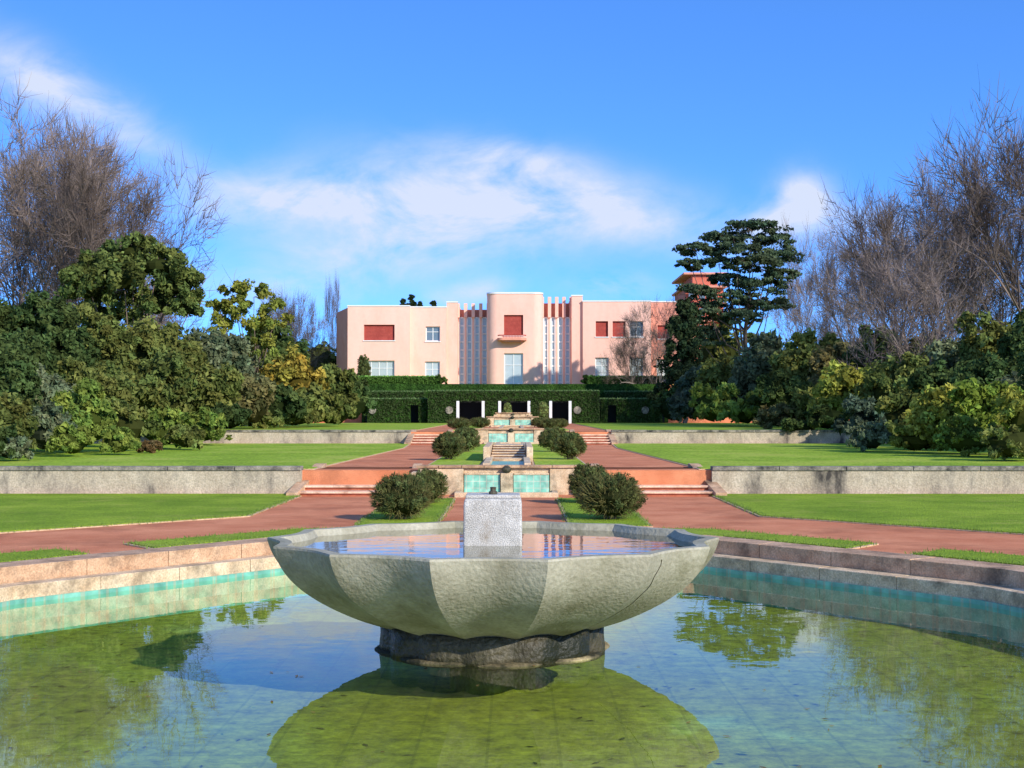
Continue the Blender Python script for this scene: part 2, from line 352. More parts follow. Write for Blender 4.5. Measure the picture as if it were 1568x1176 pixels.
# ---------------------------------------------------------------- quad soup (foliage / branches)
def norm(a): return a/np.maximum(np.linalg.norm(a,axis=-1,keepdims=True),1e-9)
class Soup:
    def __init__(s): s.q=[]; s.c=[]
    def leaves(s,pos,out,size,col,bias=.7,asp=.5):
        n=len(pos); nr=norm(out*bias+R.randn(n,3)*.6); t=norm(np.cross(nr,R.randn(n,3))); u=np.cross(nr,t)
        sz=(size*R.uniform(.6,1.3,n))[:,None]
        q=np.stack([pos-t*sz,pos+u*sz*asp,pos+t*sz,pos-u*sz*asp],1)
        s.q.append(q); s.c.append(np.repeat(col[:,None,:],4,1))
    def blob(s,c,rad,n,size,col,K=None,core=True,ground=None,spread=.3,corek=.66,asp=.5,var=.28,flat=False):
        c=np.array(c,float); rad=np.array(rad,float); col=np.array(col[:3])
        if K is None: K=max(10,n//70)
        d=norm(R.randn(K,3)); d[:,2]=np.where(d[:,2]<-.5,-d[:,2],d[:,2])
        cc=c+d*rad*R.uniform(.62,1.02,(K,1)); cr=spread*np.min(rad if not flat else rad[:2])*R.uniform(.5,1.2,K)
        cb=R.uniform(1-var,1+var*1.25,K); hue=R.uniform(-.12,.12,K)
        id=R.randint(0,K,n); dd=norm(R.randn(n,3)); 
        rr=R.uniform(.35,1.05,n)[:,None]*cr[id][:,None]
        off=dd*rr
        if flat: off[:,2]*=.35
        pos=cc[id]+off
        colr=col[None]*(cb[id]*R.uniform(.75,1.25,n))[:,None]; colr[:,0]*=1+hue[id]*1.5; colr[:,1]*=1+hue[id]*.3
        if ground is not None:
            k=pos[:,2]>ground; pos=pos[k];dd=dd[k];colr=colr[k]; id=id[k]
        out=norm(norm((pos-c)/rad)*.7+dd*.6+np.array([0,0,.25]))
        s.leaves(pos,out,size,np.clip(colr,0,1),asp=asp)
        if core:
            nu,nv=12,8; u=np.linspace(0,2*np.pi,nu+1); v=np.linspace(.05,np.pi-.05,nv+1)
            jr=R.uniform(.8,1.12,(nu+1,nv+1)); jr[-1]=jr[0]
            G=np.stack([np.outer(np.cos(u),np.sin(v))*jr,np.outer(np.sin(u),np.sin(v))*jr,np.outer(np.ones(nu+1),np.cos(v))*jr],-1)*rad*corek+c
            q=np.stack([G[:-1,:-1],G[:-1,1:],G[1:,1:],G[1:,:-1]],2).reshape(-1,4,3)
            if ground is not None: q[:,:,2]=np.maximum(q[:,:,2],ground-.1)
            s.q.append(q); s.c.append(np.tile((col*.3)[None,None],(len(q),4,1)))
    def segs(s,sg,col=(.1,.1,.1),k=5):
        A=np.array([a for a,b,ra,rb in sg]);B=np.array([b for a,b,ra,rb in sg]);ra=np.array([x[2] for x in sg])[:,None];rb=np.array([x[3] for x in sg])[:,None]
        d=norm(B-A); u=norm(np.cross(d,np.array([.31,.17,.93])+0*d)); v=np.cross(d,u)
        qs=[]
        for i in range(k):
            t0=2*math.pi*i/k;t1=2*math.pi*(i+1)/k
            e0=u*math.cos(t0)+v*math.sin(t0); e1=u*math.cos(t1)+v*math.sin(t1)
            qs.append(np.stack([A+e0*ra,A+e1*ra,B+e1*rb,B+e0*rb],1))
        q=np.concatenate(qs); s.q.append(q); s.c.append(np.tile(np.array(col)[None,None],(len(q),4,1)))
    def twigs(s,base,dirs,L,w,col=(.1,.1,.1)):
        n=len(base); d=norm(dirs); t=norm(np.cross(d,R.randn(n,3))); L=L[:,None]
        mid=base+d*L*.5+R.randn(n,3)*L*.06; end=base+d*L+np.array([0,0,.05])*L
        q1=np.stack([base-t*w,base+t*w,mid+t*w*.7,mid-t*w*.7],1); q2=np.stack([mid-t*w*.7,mid+t*w*.7,end+t*w*.25,end-t*w*.25],1)
        q=np.concatenate([q1,q2]); s.q.append(q); s.c.append(np.tile(np.array(col)[None,None],(len(q),4,1)))
    def mesh(s,name,mat):
        q=np.concatenate(s.q).astype(np.float32); c=np.concatenate(s.c); n=len(q)
        me=bpy.data.meshes.new(name); me.vertices.add(4*n); me.vertices.foreach_set('co',q.reshape(-1))
        me.loops.add(4*n); me.loops.foreach_set('vertex_index',np.arange(4*n,dtype=np.int32))
        me.polygons.add(n); me.polygons.foreach_set('loop_start',np.arange(0,4*n,4,dtype=np.int32))
        try: me.polygons.foreach_set('loop_total',np.full(n,4,dtype=np.int32))
        except Exception: pass
        me.update(calc_edges=True)
        a=me.attributes.new('Col','FLOAT_COLOR','POINT')
        cc=np.ones((4*n,4),np.float32); cc[:,:3]=c.reshape(-1,3); a.data.foreach_set('color',cc.reshape(-1))
        me.materials.append(mat); return me
    def build(s,name,mat,parent=None):
        ob=bpy.data.objects.new(name,s.mesh(name,mat)); COL.objects.link(ob)
        if parent: ob.parent=parent
        return ob

def grow(sg,tips,p,d,L,r,depth,up=.25,spread=.5,ratio=.76,side=.5):
    p=np.array(p,float); d=np.array(d,float); n=3
    for i in range(n):
        d=norm(d+R.randn(3)*.12+np.array([0,0,up*.10]))
        q=p+d*L/n; r2=r*(1-.12*(i+1))/(1-.12*i)
        sg.append((p.copy(),q.copy(),r,r2)); p=q; r=r2
        if depth<=1: tips.append((p.copy(),d.copy()))
        if i<n-1 and depth>1 and R.rand()<side:
            dd=norm(d+R.randn(3)*spread*1.2+np.array([0,0,up*.4])); grow(sg,tips,p,dd,L*ratio*.7,r*.5,depth-2,up,spread,ratio,side)
    if depth<=0: return
    for k in range(R.choice([2,2,3])):
        dd=norm(d+R.randn(3)*spread+np.array([0,0,up]))
        grow(sg,tips,p,dd,L*ratio*R.uniform(.8,1.15),r*.67,depth-1,up,spread,ratio,side)

def bare_mesh(name,mat,depth=6,up=.18,spread=.42,tw=3,twL=.07,tww=.0008,trunk=.20,r=.014):
    sg=[];tips=[]; grow(sg,tips,(0,0,0),(0,0,1),trunk,r,depth,up,spread,.80)
    for k in range(4):
        a=R.uniform(0,6.28); grow(sg,tips,(0,0,R.uniform(.1,.18)),norm(np.array([math.cos(a)*.8,math.sin(a)*.8,.8])),trunk*.85,r*.55,depth-2,up,spread,.80)
    s=Soup(); s.segs(sg,k=3); T=np.array([t[0] for t in tips]); Dd=np.array([t[1] for t in tips])
    id=np.repeat(np.arange(len(T)),tw); b=T[id]; dirs=Dd[id]*.9+R.randn(len(id),3)*.5+np.array([0,0,.15])
    s.twigs(b,dirs,R.uniform(.4,1.2,len(id))*twL,tww)
    m=np.concatenate([x.reshape(-1,3) for x in s.q]); top=np.percentile(m[:,2],98.5); wd=np.percentile(np.abs(m[:,:2]),96)
    s.q=[x/top for x in s.q]; print(name,len(sg),len(tips),'hw',wd/top)
    return s.mesh(name,mat),wd/top
bares=[bare_mesh('bare_crown_%d'%i,M_barkb,up=u,spread=sp) for i,(u,sp) in enumerate([(.2,.40),(.14,.46),(.18,.44)])]
barew=[bare_mesh('pale_crown_%d'%i,M_barkw,up=u,spread=sp) for i,(u,sp) in enumerate([(.22,.38),(.18,.44)])]
def bare_tree(px,top,hw,D,kind,rot=None,base=0.6,name='bare_tree'):
    me,w=kind; z=Z(top,D); H=z-base; e=empty(name); e.location=(X(px,D),D,base)
    ob=bpy.data.objects.new('branches',me); COL.objects.link(ob); ob.parent=e
    sx=(hw/F*D)/w; ob.scale=(sx,sx,H); ob.rotation_euler=(0,0,random.uniform(0,6.28) if rot is None else rot)
for a in [(5,195,170,88,barew[0]),(100,212,160,92,barew[1]),(165,258,125,84,bares[0]),(-90,225,160,80,bares[2]),(50,215,160,100,bares[1]),(215,330,90,100,bares[2]),(265,430,70,120,bares[1]),
          (440,455,45,150,bares[0]),(463,462,38,150,bares[1])]: bare_tree(*a)
bare_tree(506,432,12,160,bares[0],name='poplar_tree')
for a in [(1245,362,70,150,barew[1]),(1335,330,110,110,barew[0]),(1400,290,135,95,bares[0]),(1475,285,140,88,barew[1]),(1600,195,180,78,bares[0]),(1300,400,70,120,bares[2]),(1430,370,120,76,barew[0]),(1530,262,140,84,bares[2])]: bare_tree(*a)
bare_tree(1000,468,60,125,barew[1],base=1.2); bare_tree(975,500,36,126,bares[1],base=1.2)

# leafy trees
def C(r,g,b): return np.array((r,g,b))
G=dict(dark=C(.045,.07,.03),deep=C(.07,.105,.032),olive=C(.155,.175,.045),light=C(.20,.26,.05),yel=C(.27,.28,.05),gold=C(.32,.25,.045),brown=C(.16,.145,.055),rust=C(.19,.13,.055),blue=C(.085,.115,.07),grey=C(.17,.20,.10),lime=C(.23,.30,.045))
def gz(D): return 0 if D<36 else .6 if D<66 else 1.15
def leafy_tree(name,px,D,blobs,col,n=2500,size=.16,trunk_r=.25,core=True,spread=.3,asp=.5,flat=False,var=.28,base=None,trunk_top=.55,corek=.5):
    e=empty(name); x0=X(px,D); b=gz(D) if base is None else base
    s=Soup(); t=Soup(); cen=[]
    for (bx,by,hw,hh) in blobs:
        c=np.array([X(bx,D),D+R.uniform(-1,1)*hw/F*D*.6,Z(by,D)]); cen.append(c)
        s.blob(c,(hw/F*D,hw/F*D*.85,hh/F*D),n,size,col,core=core,spread=spread,asp=asp,flat=flat,var=var,corek=corek)
    zm=np.mean([c[2] for c in cen]); sg=[]; p=np.array([x0,D,b-.1]); top=np.array([x0+.2,D,b+(zm-b)*trunk_top])
    k=5; pts=[p+(top-p)*i/k+np.array([R.uniform(-.12,.12),0,0]) for i in range(k+1)]
    for i in range(k): sg.append((pts[i],pts[i+1],trunk_r*(1-.12*i),trunk_r*(1-.12*(i+1))))
    for c in cen:
        st=pts[R.randint(2,k+1)]; prev=st; rr=trunk_r*.32; m=4
        for j in range(1,m+1):
            f=j/m; q=st+(c-st)*np.array([f**.8,f**.8,f**1.5 if flat else f])+R.randn(3)*.12*(1-f)
            sg.append((prev,q,rr,rr*.72)); rr*=.72; prev=q
        for j in range(6):
            q=c+R.randn(3)*np.array([hw,hw,hh])/F*D*.4; sg.append((prev,q,trunk_r*.07,trunk_r*.03))
    t.segs(sg); t.build('trunk',M_bark,e); s.build('crown',M_leaf,e)
    return e
leafy_tree('oak_tree',205,76,[(200,385,48,26),(150,405,45,30),(245,410,55,30),(195,430,75,36),(140,445,45,30),(275,440,42,28),(230,465,70,30),(160,480,60,30),(290,470,30,22),(215,405,30,24),(120,425,22,18),(262,425,30,20)],C(.13,.16,.042),n=2400,size=.14,spread=.36,var=.5,corek=.4)
leafy_tree('yellow_tree',385,88,[(355,450,26,18),(390,455,30,20),(340,480,28,20),(380,490,40,24),(420,480,24,24),(330,500,24,18),(410,510,36,22),(365,470,22,16),(400,535,30,20)],C(.25,.27,.05),n=900,size=.13,trunk_r=.16,core=False,spread=.4)
leafy_tree('pine_tree',420,110,[(415,520,40,26),(440,545,40,26)],G['deep'],n=2500,size=.18)
leafy_tree('conifer_tree',1050,112,[(1052,480,20,20),(1045,505,26,24),(1050,535,30,28),(1042,570,34,34),(1068,590,34,30),(1025,610,30,24)],G['dark'],n=2200,size=.16,trunk_r=.2)
leafy_tree('cedar_tree',1140,122,[(1150,352,50,14),(1110,366,36,13),(1185,370,38,14),(1065,384,30,12),(1058,408,22,12),(1125,386,42,13),(1188,392,42,13),(1150,408,46,14),(1195,422,26,12),(1118,430,38,14),(1165,440,46,14),(1122,460,40,16),(1065,450,32,14),(1180,468,36,14),(1130,490,40,15),(1085,478,40,18),(1062,500,34,20),(1100,405,26,11),(1095,520,34,20)],C(.08,.115,.06),n=2200,size=.155,trunk_r=.34,core=False,spread=.36,flat=True,var=.5,trunk_top=.8)
for px,t,h in ((617,459,6),(630,453,8),(643,463,6),(663,462,7)):
    leafy_tree('conifer_tree',px,190,[(px,t+5,h*.6,6),(px,t+14,h,8)],G['dark'],n=300,size=.25,base=4.3)

def shrub(s,px,top,hw,D,col):
    b=gz(D); z=Z(top,D); h=z-b; r=hw/F*D; x=X(px,D)
    size=.0021*D; n=int(3400*(max(h,r)/ (0.05*D))**1.3)
    n=min(max(n,1400),8500)
    s.blob((x,D,b+h*.47),(r,r*.9,h*.5),n,size,col,ground=b,spread=.27,var=.42)
    for k in range(5):
        a=R.uniform(-1,1); s.blob((x+a*r*.75,D-r*.35,b+h*R.uniform(.2,.92)),(r*.36,r*.4,h*.18),n//6,size,np.array(col)*R.uniform(.75,1.3),ground=b,spread=.5,core=False)
left=[(30,452,55,62,'deep'),(90,470,60,66,'deep'),(150,482,60,68,'olive'),(210,488,60,70,'olive'),(262,495,60,74,'olive'),(310,505,50,80,'grey'),(350,520,50,84,'grey'),(400,535,45,90,'olive'),(452,532,48,86,'gold'),(500,560,45,92,'olive'),(540,578,32,100,'deep'),(480,590,45,84,'olive'),(420,590,50,78,'deep'),
 (0,520,60,50,'deep'),(60,560,60,52,'grey'),(20,500,55,54,'deep'),(150,560,60,58,'olive'),(240,545,60,64,'olive'),(320,560,60,70,'olive'),(380,575,50,74,'brown'),
 (130,590,50,50,'light'),(190,615,45,52,'olive'),(250,630,45,56,'light'),(310,628,40,62,'light'),(70,625,45,48,'grey'),(10,600,50,44,'olive'),(350,620,38,66,'deep'),(110,650,35,46,'light'),(230,675,18,50,'rust'),(180,655,30,48,'light'),(-20,640,45,41,'deep'),(400,630,35,76,'olive'),(450,620,40,80,'olive'),(510,615,38,86,'olive'),(-60,480,70,52,'deep'),(20,668,34,42,'grey'),(285,650,28,54,'olive')]
right=[(1030,600,30,106,'deep'),(1075,560,45,104,'blue'),(1120,540,50,96,'olive'),(1170,525,55,92,'grey'),(1230,515,55,88,'olive'),(1290,520,55,84,'brown'),(1350,515,60,80,'deep'),(1410,520,60,76,'olive'),(1470,520,60,72,'grey'),(1530,492,65,68,'olive'),(1590,480,70,64,'deep'),
 (1095,590,45,90,'light'),(1145,600,48,84,'light'),(1200,570,50,80,'deep'),(1240,600,48,74,'olive'),(1190,620,40,74,'brown'),(1300,555,60,70,'yel'),(1370,550,60,66,'olive'),(1440,555,60,62,'deep'),(1510,540,65,58,'deep'),(1580,560,60,54,'grey'),
 (1270,620,45,66,'deep'),(1330,610,48,58,'blue'),(1390,600,55,54,'olive'),(1450,590,60,50,'yel'),(1520,585,65,48,'lime'),(1590,590,70,44,'yel'),(1480,640,50,46,'light'),(1550,650,60,42,'olive'),(1400,650,40,50,'yel'),(1330,650,36,52,'grey'),(1225,645,30,66,'deep'),(1640,500,80,50,'deep')]
for nm,lst in (('shrubbery',left),('shrubbery',right)):
    s=Soup()
    for (px,t,hw,D,c) in lst: shrub(s,px,t,hw,D,G[c]*R.uniform(.85,1.15))
    s.build(nm,M_leaf)
s=Soup()
for i in range(46):
    px=R.uniform(-350,500) if i%2 else R.uniform(1060,1900); D=R.uniform(125,170); t=R.uniform(500,545)
    z=Z(t,D); s.blob((X(px,D),D,z/2+1),(R.uniform(3,5),3,z/2),1000,.32,G[random.choice(['deep','olive','grey','brown'])],spread=.35)
s.build('distant_trees',M_leaf)

def topiary(px,top,base,hw,zb,D,tint=1,name='topiary_shrub'):
    e=empty(name); x=X(px,D); z=Z(top,D); h=z-zb; r=hw/F*D; s=Soup(); t=Soup()
    s.blob((x,D,zb+h*.5),(r*.92,r*.92,h*.5),9000,.034*(D/27)**.5,np.array((.11,.13,.042))*tint,K=170,spread=.2,corek=.78,ground=zb+.02,asp=.32,var=.4)
    m=1400; d=norm(R.randn(m,3)); d[:,2]=d[:,2]*.9; b=np.array((x,D,zb+h*.5))+d*np.array((r*.82,r*.82,h*.44))
    s.twigs(b,d+R.randn(m,3)*.3+np.array([0,0,.35]),R.uniform(.12,.28,m)*r,.006,(.19,.17,.06))
    sg=[((x+a*.05,D,zb-.05),(x+a*.3*r,D+R.uniform(-.1,.1),zb+h*.5),.03,.02) for a in (-1,0,1)]
    t.segs([(np.array(a),np.array(b_),c,d_) for a,b_,c,d_ in sg]); t.build('stems',M_bark,e); s.build('crown',M_leaf,e)
topiary(614,728,797,50,0.0,27.4); topiary(655,720,772,34,0,32.3,1.1)
topiary(934,726,797,54,0.0,27.4); topiary(903,712,772,36,0,32.3,1.0)
for px,t,hw,D in ((687,663,27,43.5),(714,655,23,52),(873,663,26,43.5),(848,655,24,52)): topiary(px,t,0,hw,.63,D,.95 if px<700 else 1.15)
for px,t,hw,D in ((703,641,19,72),(735,640,17,80),(838,641,18,72),(826,640,14,84),(857,642,14,78)): topiary(px,t,0,hw,1.18,D)
for px,t,hw,D in ((777,617,7,108),(832,615,9,112)): topiary(px,t,0,hw,1.18,D,2.4,'potted_shrub')
topiary(557,543,0,11,4.3,132,1.2)

# ---------------------------------------------------------------- terrace walls
def terrace_wall(x0,x1,y,z0,z1,name='terrace_wall'):
    e=empty(name); mb=MB(); mb.box(x0,x1,y-.05,y+.3,z0-.1,z1-.06); mb.build('wall_face',M_wall,e)
    mb=MB(); n=max(1,int(abs(x1-x0)/1.6)); w=(x1-x0)/n
    for i in range(n): mb.box(x0+w*i+.008,x0+w*(i+1)-.008,y-.09,y+.34,z1-.06,z1+.04+random.uniform(-.004,.004))
    mb.build('coping',M_cop,e,bevel=.01)
for s_ in (-1,1):
    a,b=sorted((5.1*s_,45*s_)); terrace_wall(a,b,36.1,0,.66)
    a,b=sorted((4.55*s_,60*s_)); terrace_wall(a,b,65.8,.6,1.2)
def steps(xa,xb,y0,z0,z1,n,run,name='stone_steps',flare=.3):
    e=empty(name); mb=MB(); rise=(z1-z0)/n; nose=MB()
    for i in range(n):
        a=y0+i*run; f=flare*(1-i/n)
        x0,x1=(xa-f,xb) if xa<0 else (xa,xb+f)
        mb.box(x0,x1,a,y0+n*run+.2,z0+rise*i-(.1 if i==0 else 0),z0+rise*(i+1)-.05)
        nose.box(x0-.005,x1+.005,a-.05,y0+n*run+.2 if i==n-1 else a+run+.02,z0+rise*(i+1)-.05,z0+rise*(i+1))
    mb.build('risers',M_step,e); nose.build('treads',M_tread,e,bevel=.006)
    kb=MB()
    for xo,xi,fl in (((xa,xa-.28,-flare) if xa<0 else (xb,xb+.28,flare)),((xb,xb+.22,0) if xa<0 else (xa,xa-.22,0))):
        y1=y0+n*run
        A=[(xo+fl,y0-.25,z0),(xi+fl,y0-.25,z0),(xi,y1,z0),(xo,y1,z0),(xo+fl,y0-.25,z0+.1),(xi+fl,y0-.25,z0+.1),(xi,y1,z1+.1),(xo,y1,z1+.1)]
        kb.add(A,[(0,3,2,1),(4,5,6,7),(0,1,5,4),(1,2,6,5),(2,3,7,6),(3,0,4,7)])
        kb.box(min(xo,xi),max(xo,xi),y1+.003,y1+.4,z0,z1+.1)
    kb.build('side_kerbs',M_sand,e,bevel=.01)
steps(-4.75,-2.45,35.3,0,.6,5,.5); steps(2.4,4.75,35.3,0,.6,5,.5)
steps(-4.35,-2.9,64.4,.6,1.15,5,.45,flare=.1); steps(2.9,4.35,64.4,.6,1.15,5,.45,flare=.1)
# ---------------------------------------------------------------- cascade
def cascade(y,zb,zt,hw,thw,name):
    e=empty(name)
    mb=MB()
    mb.box(-hw,-thw-.02,y,y+.35,zb-.1,zt); mb.box(thw+.02,hw,y,y+.35,zb-.1,zt); mb.box(-thw-.02,thw+.02,y+.06,y+.35,zb-.1,zt)
    mb.box(-hw-.18,-hw+.12,y-.6,y+.3,zb-.1,zt*1.0-.08); mb.box(hw-.12,hw+.18,y-.6,y+.3,zb-.1,zt-.08)
    mb.build('retaining_wall',M_sandl,e,bevel=.015)
    mb=MB(); nseg=8; w=2*(hw+.1)/nseg
    for i in range(nseg): mb.box(-hw-.1+w*i+.006,-hw-.1+w*(i+1)-.006,y-.05,y+.4,zt+.003,zt+.07)
    mb.build('coping',M_sand,e,bevel=.012)
    mb=MB(); zt2=zb+(zt-zb)*.74
    for a,b in ((-thw,-.17),(.17,thw)): mb.box(a,b,y-.02,y+.05,zb,zt2)
    mb.build('tile_panels',M_tealw,e)
    mb=MB(); mb.box(-.15,.15,y-.1,y+.04,zb,zt2+.05); mb.box(-thw,-.17,y-.035,y+.055,zt2+.003,zt2+.05); mb.box(.17,thw,y-.035,y+.055,zt2+.003,zt2+.05); mb.build('spout_pier',M_sandl,e,bevel=.01)
    lathe([(.05,zt2+.05),(.1,zt2+.09),(.13,zt2+.16),(.09,zt2+.2),(.04,zt2+.24)],0,y-.06).build('spout_head',M_wet,e,smooth=True)
    mb=MB(); d=1.0
    mb.box(-thw-.2,thw+.2,y-d-.15,y-d,zb-.05,zb+.12); mb.box(-thw-.2,-thw-.05,y-d+.003,y-.03,zb-.05,zb+.12); mb.box(thw+.05,thw+.2,y-d+.003,y-.03,zb-.05,zb+.12)
    mb.build('basin_kerb',M_sandl,e,bevel=.012)
    mb=MB(); mb.add([(-thw-.05,y-d,zb+.05),(thw+.05,y-d,zb+.05),(thw+.05,y-.02,zb+.05),(-thw-.05,y-.02,zb+.05)],[(0,1,2,3)]); mb.build('basin_water',M_teal,e)
cascade(36.0,0,.66,2.15,1.05,'cascade_fountain')
cascade(65.2,.6,1.25,1.9,1.0,'cascade_fountain')
cascade(88,1.15,1.72,1.5,1.1,'cascade_fountain')
cascade(104,1.15,1.95,1.2,.9,'cascade_fountain')
def channel(y0,y1,zb,name):
    e=empty(name); mb=MB(); st=MB(); wt=MB(); n=int((y1-y0)/4)
    for i in range(n):
        a=y0+i*(y1-y0)/n; b=y0+(i+1)*(y1-y0)/n; z=zb+.05
        mb.box(-.62,-.44,a+.01,b-.01,zb-.05,z+.1); mb.box(.44,.62,a+.01,b-.01,zb-.05,z+.1)
        st.box(-.44,.44,a,a+.25,zb-.05,z+.05+(.02*(i%2)))
        wt.add([(-.44,a+.25,z+.0),(.44,a+.25,z),(.44,b,z),(-.44,b,z)],[(0,1,2,3)])
    mb.build('kerbs',M_sandl,e,bevel=.01); st.build('weirs',M_sand,e); wt.build('channel_bed',M_teal,e)
channel(37.0,63.5,.6,'water_channel'); channel(67,86,1.15,'water_channel')
e=empty('stone_steps'); mb=MB(); rs=MB()
for i in range(6):
    rs.box(-.5,.5,42+i*.9,48.5,.6+.055*i,.635+.055*(i+1)); mb.box(-.505,.505,41.93+i*.9,42.9+i*.9 if i<5 else 48.5,.635+.055*(i+1),.665+.055*(i+1))
mb.build('treads',M_sandl,e,bevel=.01); rs.build('risers',M_step,e)
mb=MB(); mb.box(-.72,-.53,41.8,48.6,.6,1.05); mb.box(.53,.72,41.8,48.6,.6,1.05); mb.build('cheek_walls',M_sandl,e,bevel=.02)

# ---------------------------------------------------------------- hedge loggia
def wallgrid(mb,x0,x1,z0,z1,y,ops,th=.3):
    xs=sorted(set([x0,x1]+[v for o in ops for v in (o[0],o[1])])); zs=sorted(set([z0,z1]+[v for o in ops for v in (o[2],o[3]) if z0<=v<=z1]))
    for i in range(len(xs)-1):
        run=None
        for j in range(len(zs)-1):
            cx=(xs[i]+xs[i+1])/2; cz=(zs[j]+zs[j+1])/2
            hole=any(o[0]<cx<o[1] and o[2]<cz<o[3] for o in ops)
            if not hole:
                if run is None: run=zs[j]
            if (hole or j==len(zs)-2) and run is not None:
                mb.box(xs[i],xs[i+1],y,y+th,run,zs[j] if hole else zs[j+1]); run=None
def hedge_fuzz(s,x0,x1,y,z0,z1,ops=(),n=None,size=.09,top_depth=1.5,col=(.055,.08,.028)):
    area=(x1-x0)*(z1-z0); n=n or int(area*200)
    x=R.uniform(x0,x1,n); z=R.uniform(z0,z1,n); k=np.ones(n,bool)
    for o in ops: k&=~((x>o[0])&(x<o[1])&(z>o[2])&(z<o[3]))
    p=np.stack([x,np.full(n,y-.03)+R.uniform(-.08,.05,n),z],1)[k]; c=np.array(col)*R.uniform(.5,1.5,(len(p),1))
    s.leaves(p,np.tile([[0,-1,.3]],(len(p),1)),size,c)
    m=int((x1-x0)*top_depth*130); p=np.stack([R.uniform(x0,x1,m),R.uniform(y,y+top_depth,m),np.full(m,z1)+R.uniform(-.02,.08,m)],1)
    s.leaves(p,np.tile([[0,0,1.]],(m,1)),size,np.array(col)*3.2*R.uniform(.7,1.3,(m,1)))  # top leaves far lighter than the face: sunlight put into their colour
e=empty('hedge_pavilion')
D=114
hm=MB(); fz=Soup(); zt=Z(599,D)
cops=[(X(a,D),X(b,D),1.0,Z(614,D)) for a,b in ((699,742),(763,812),(841,875))]
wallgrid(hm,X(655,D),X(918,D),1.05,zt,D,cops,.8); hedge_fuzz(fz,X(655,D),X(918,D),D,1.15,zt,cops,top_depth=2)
for a,b,dx in ((562,653,(627,640)),(920,1014,(931,945))):
    o=[(X(dx[0],D),X(dx[1],D),1.0,Z(620,D))]
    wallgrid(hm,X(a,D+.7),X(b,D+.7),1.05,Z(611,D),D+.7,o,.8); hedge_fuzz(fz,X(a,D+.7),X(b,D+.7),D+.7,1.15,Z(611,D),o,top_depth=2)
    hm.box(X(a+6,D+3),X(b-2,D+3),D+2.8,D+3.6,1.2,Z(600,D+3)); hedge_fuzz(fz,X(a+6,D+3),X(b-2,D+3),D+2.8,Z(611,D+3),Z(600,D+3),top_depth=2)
hm.box(X(555,D+5),X(1022,D+5),D+4.4,D+5.2,1.2,4.35)
hm.build('hedge_walls',M_hedge,e); fz.build('hedge_leaves',M_leaf,e)
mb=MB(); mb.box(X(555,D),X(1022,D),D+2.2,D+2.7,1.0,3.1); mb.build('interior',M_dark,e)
mb=MB(); ztop=Z(614,D)
for a,b in ((699,742),(763,812),(841,875)):
    xa,xb=X(a,D),X(b,D)
    for x in (xa+.11,xb-.11,):
        mb.box(x-.11,x+.11,D-.12,D+.1,1.1,ztop)
mb.build('white_columns',M_white,e)
mb=MB()
for px in (569,688,884,989):
    x=X(px,D); z=Z(628,D); y=D-.03 if 655<px<918 else D+.66
    n=20; vs=[];fs=[]
    for k in range(n):
        c,s_=math.cos(2*math.pi*k/n),math.sin(2*math.pi*k/n)
        vs+=[(x+.3*c,y-.1,z+.3*s_),(x+.22*c,y-.1,z+.22*s_)]
    for k in range(n): a=2*k;b=2*((k+1)%n); fs.append((a,b,b+1,a+1))
    fs.append(tuple(2*k+1 for k in range(n)))
    mb.add(vs,fs)
mb.build('round_windows',M_cop,e)
e=empty('terrace_parapet'); mb=MB(); D2=119
mb.box(X(672,D2),X(905,D2),D2,D2+.3,4.0,Z(590,D2)); mb.box(X(560,D2),X(672,D2)-.01,D2+.1,D2+.4,4.0,Z(594,D2)); mb.box(X(905,D2)+.01,X(1020,D2),D2+.1,D2+.4,4.0,Z(594,D2))
mb.build('parapet',M_pink,e)
for a,b in ((548,672),(900,1032)):
    e=empty('clipped_hedge'); D3=128; hm=MB(); hm.box(X(a,D3),X(b,D3),D3,D3+1.2,4.2,Z(577,D3)); hm.build('hedge_body',M_hedge,e)
    fz=Soup(); hedge_fuzz(fz,X(a,D3),X(b,D3),D3,4.3,Z(577,D3),size=.12,top_depth=1.2,col=(.08,.15,.03)) 
    for c in ((a,583,12,9),(b,583,12,9),): fz.blob((X(c[0],D3),D3+.5,Z(c[1],D3)),(c[2]/F*D3,.8,c[3]/F*D3),900,.11,(.08,.13,.03))
    fz.build('hedge_leaves',M_leaf,e)

# ---------------------------------------------------------------- house
H=empty('pink_villa'); DH=140.0
hx=lambda p:X(p,DH); hz=lambda p:Z(p,DH)
ZB=4.2
def block(name,a,b,top,y,depth,wins,mat=None,th=.4):
    x0,x1,z1=hx(a),hx(b),hz(top); mb=MB()
    ops=[(hx(w[0]),hx(w[1]),hz(w[3]),hz(w[2])) for w in wins]
    wallgrid(mb,x0,x1,ZB,z1,y,ops,th)
    mb.box(x0,x1,y+th+.6,y+depth,ZB,z1-.1)
    mb.box(x0,x0+.35,y+th,y+th+.6,ZB,z1-.1); mb.box(x1-.35,x1,y+th,y+th+.6,ZB,z1-.1)
    mb.box(x0,x1,y+th,y+depth-.02,z1-.09,z1-.02)
    mb.build(name,mat or M_pink,H)
    mb=MB(); mb.box(x0-.04,x1+.04,y-.06,y+th,z1+.002,z1+.12); mb.build(name+'_coping',M_white,H)
    for w in wins: window(w,y+.22)
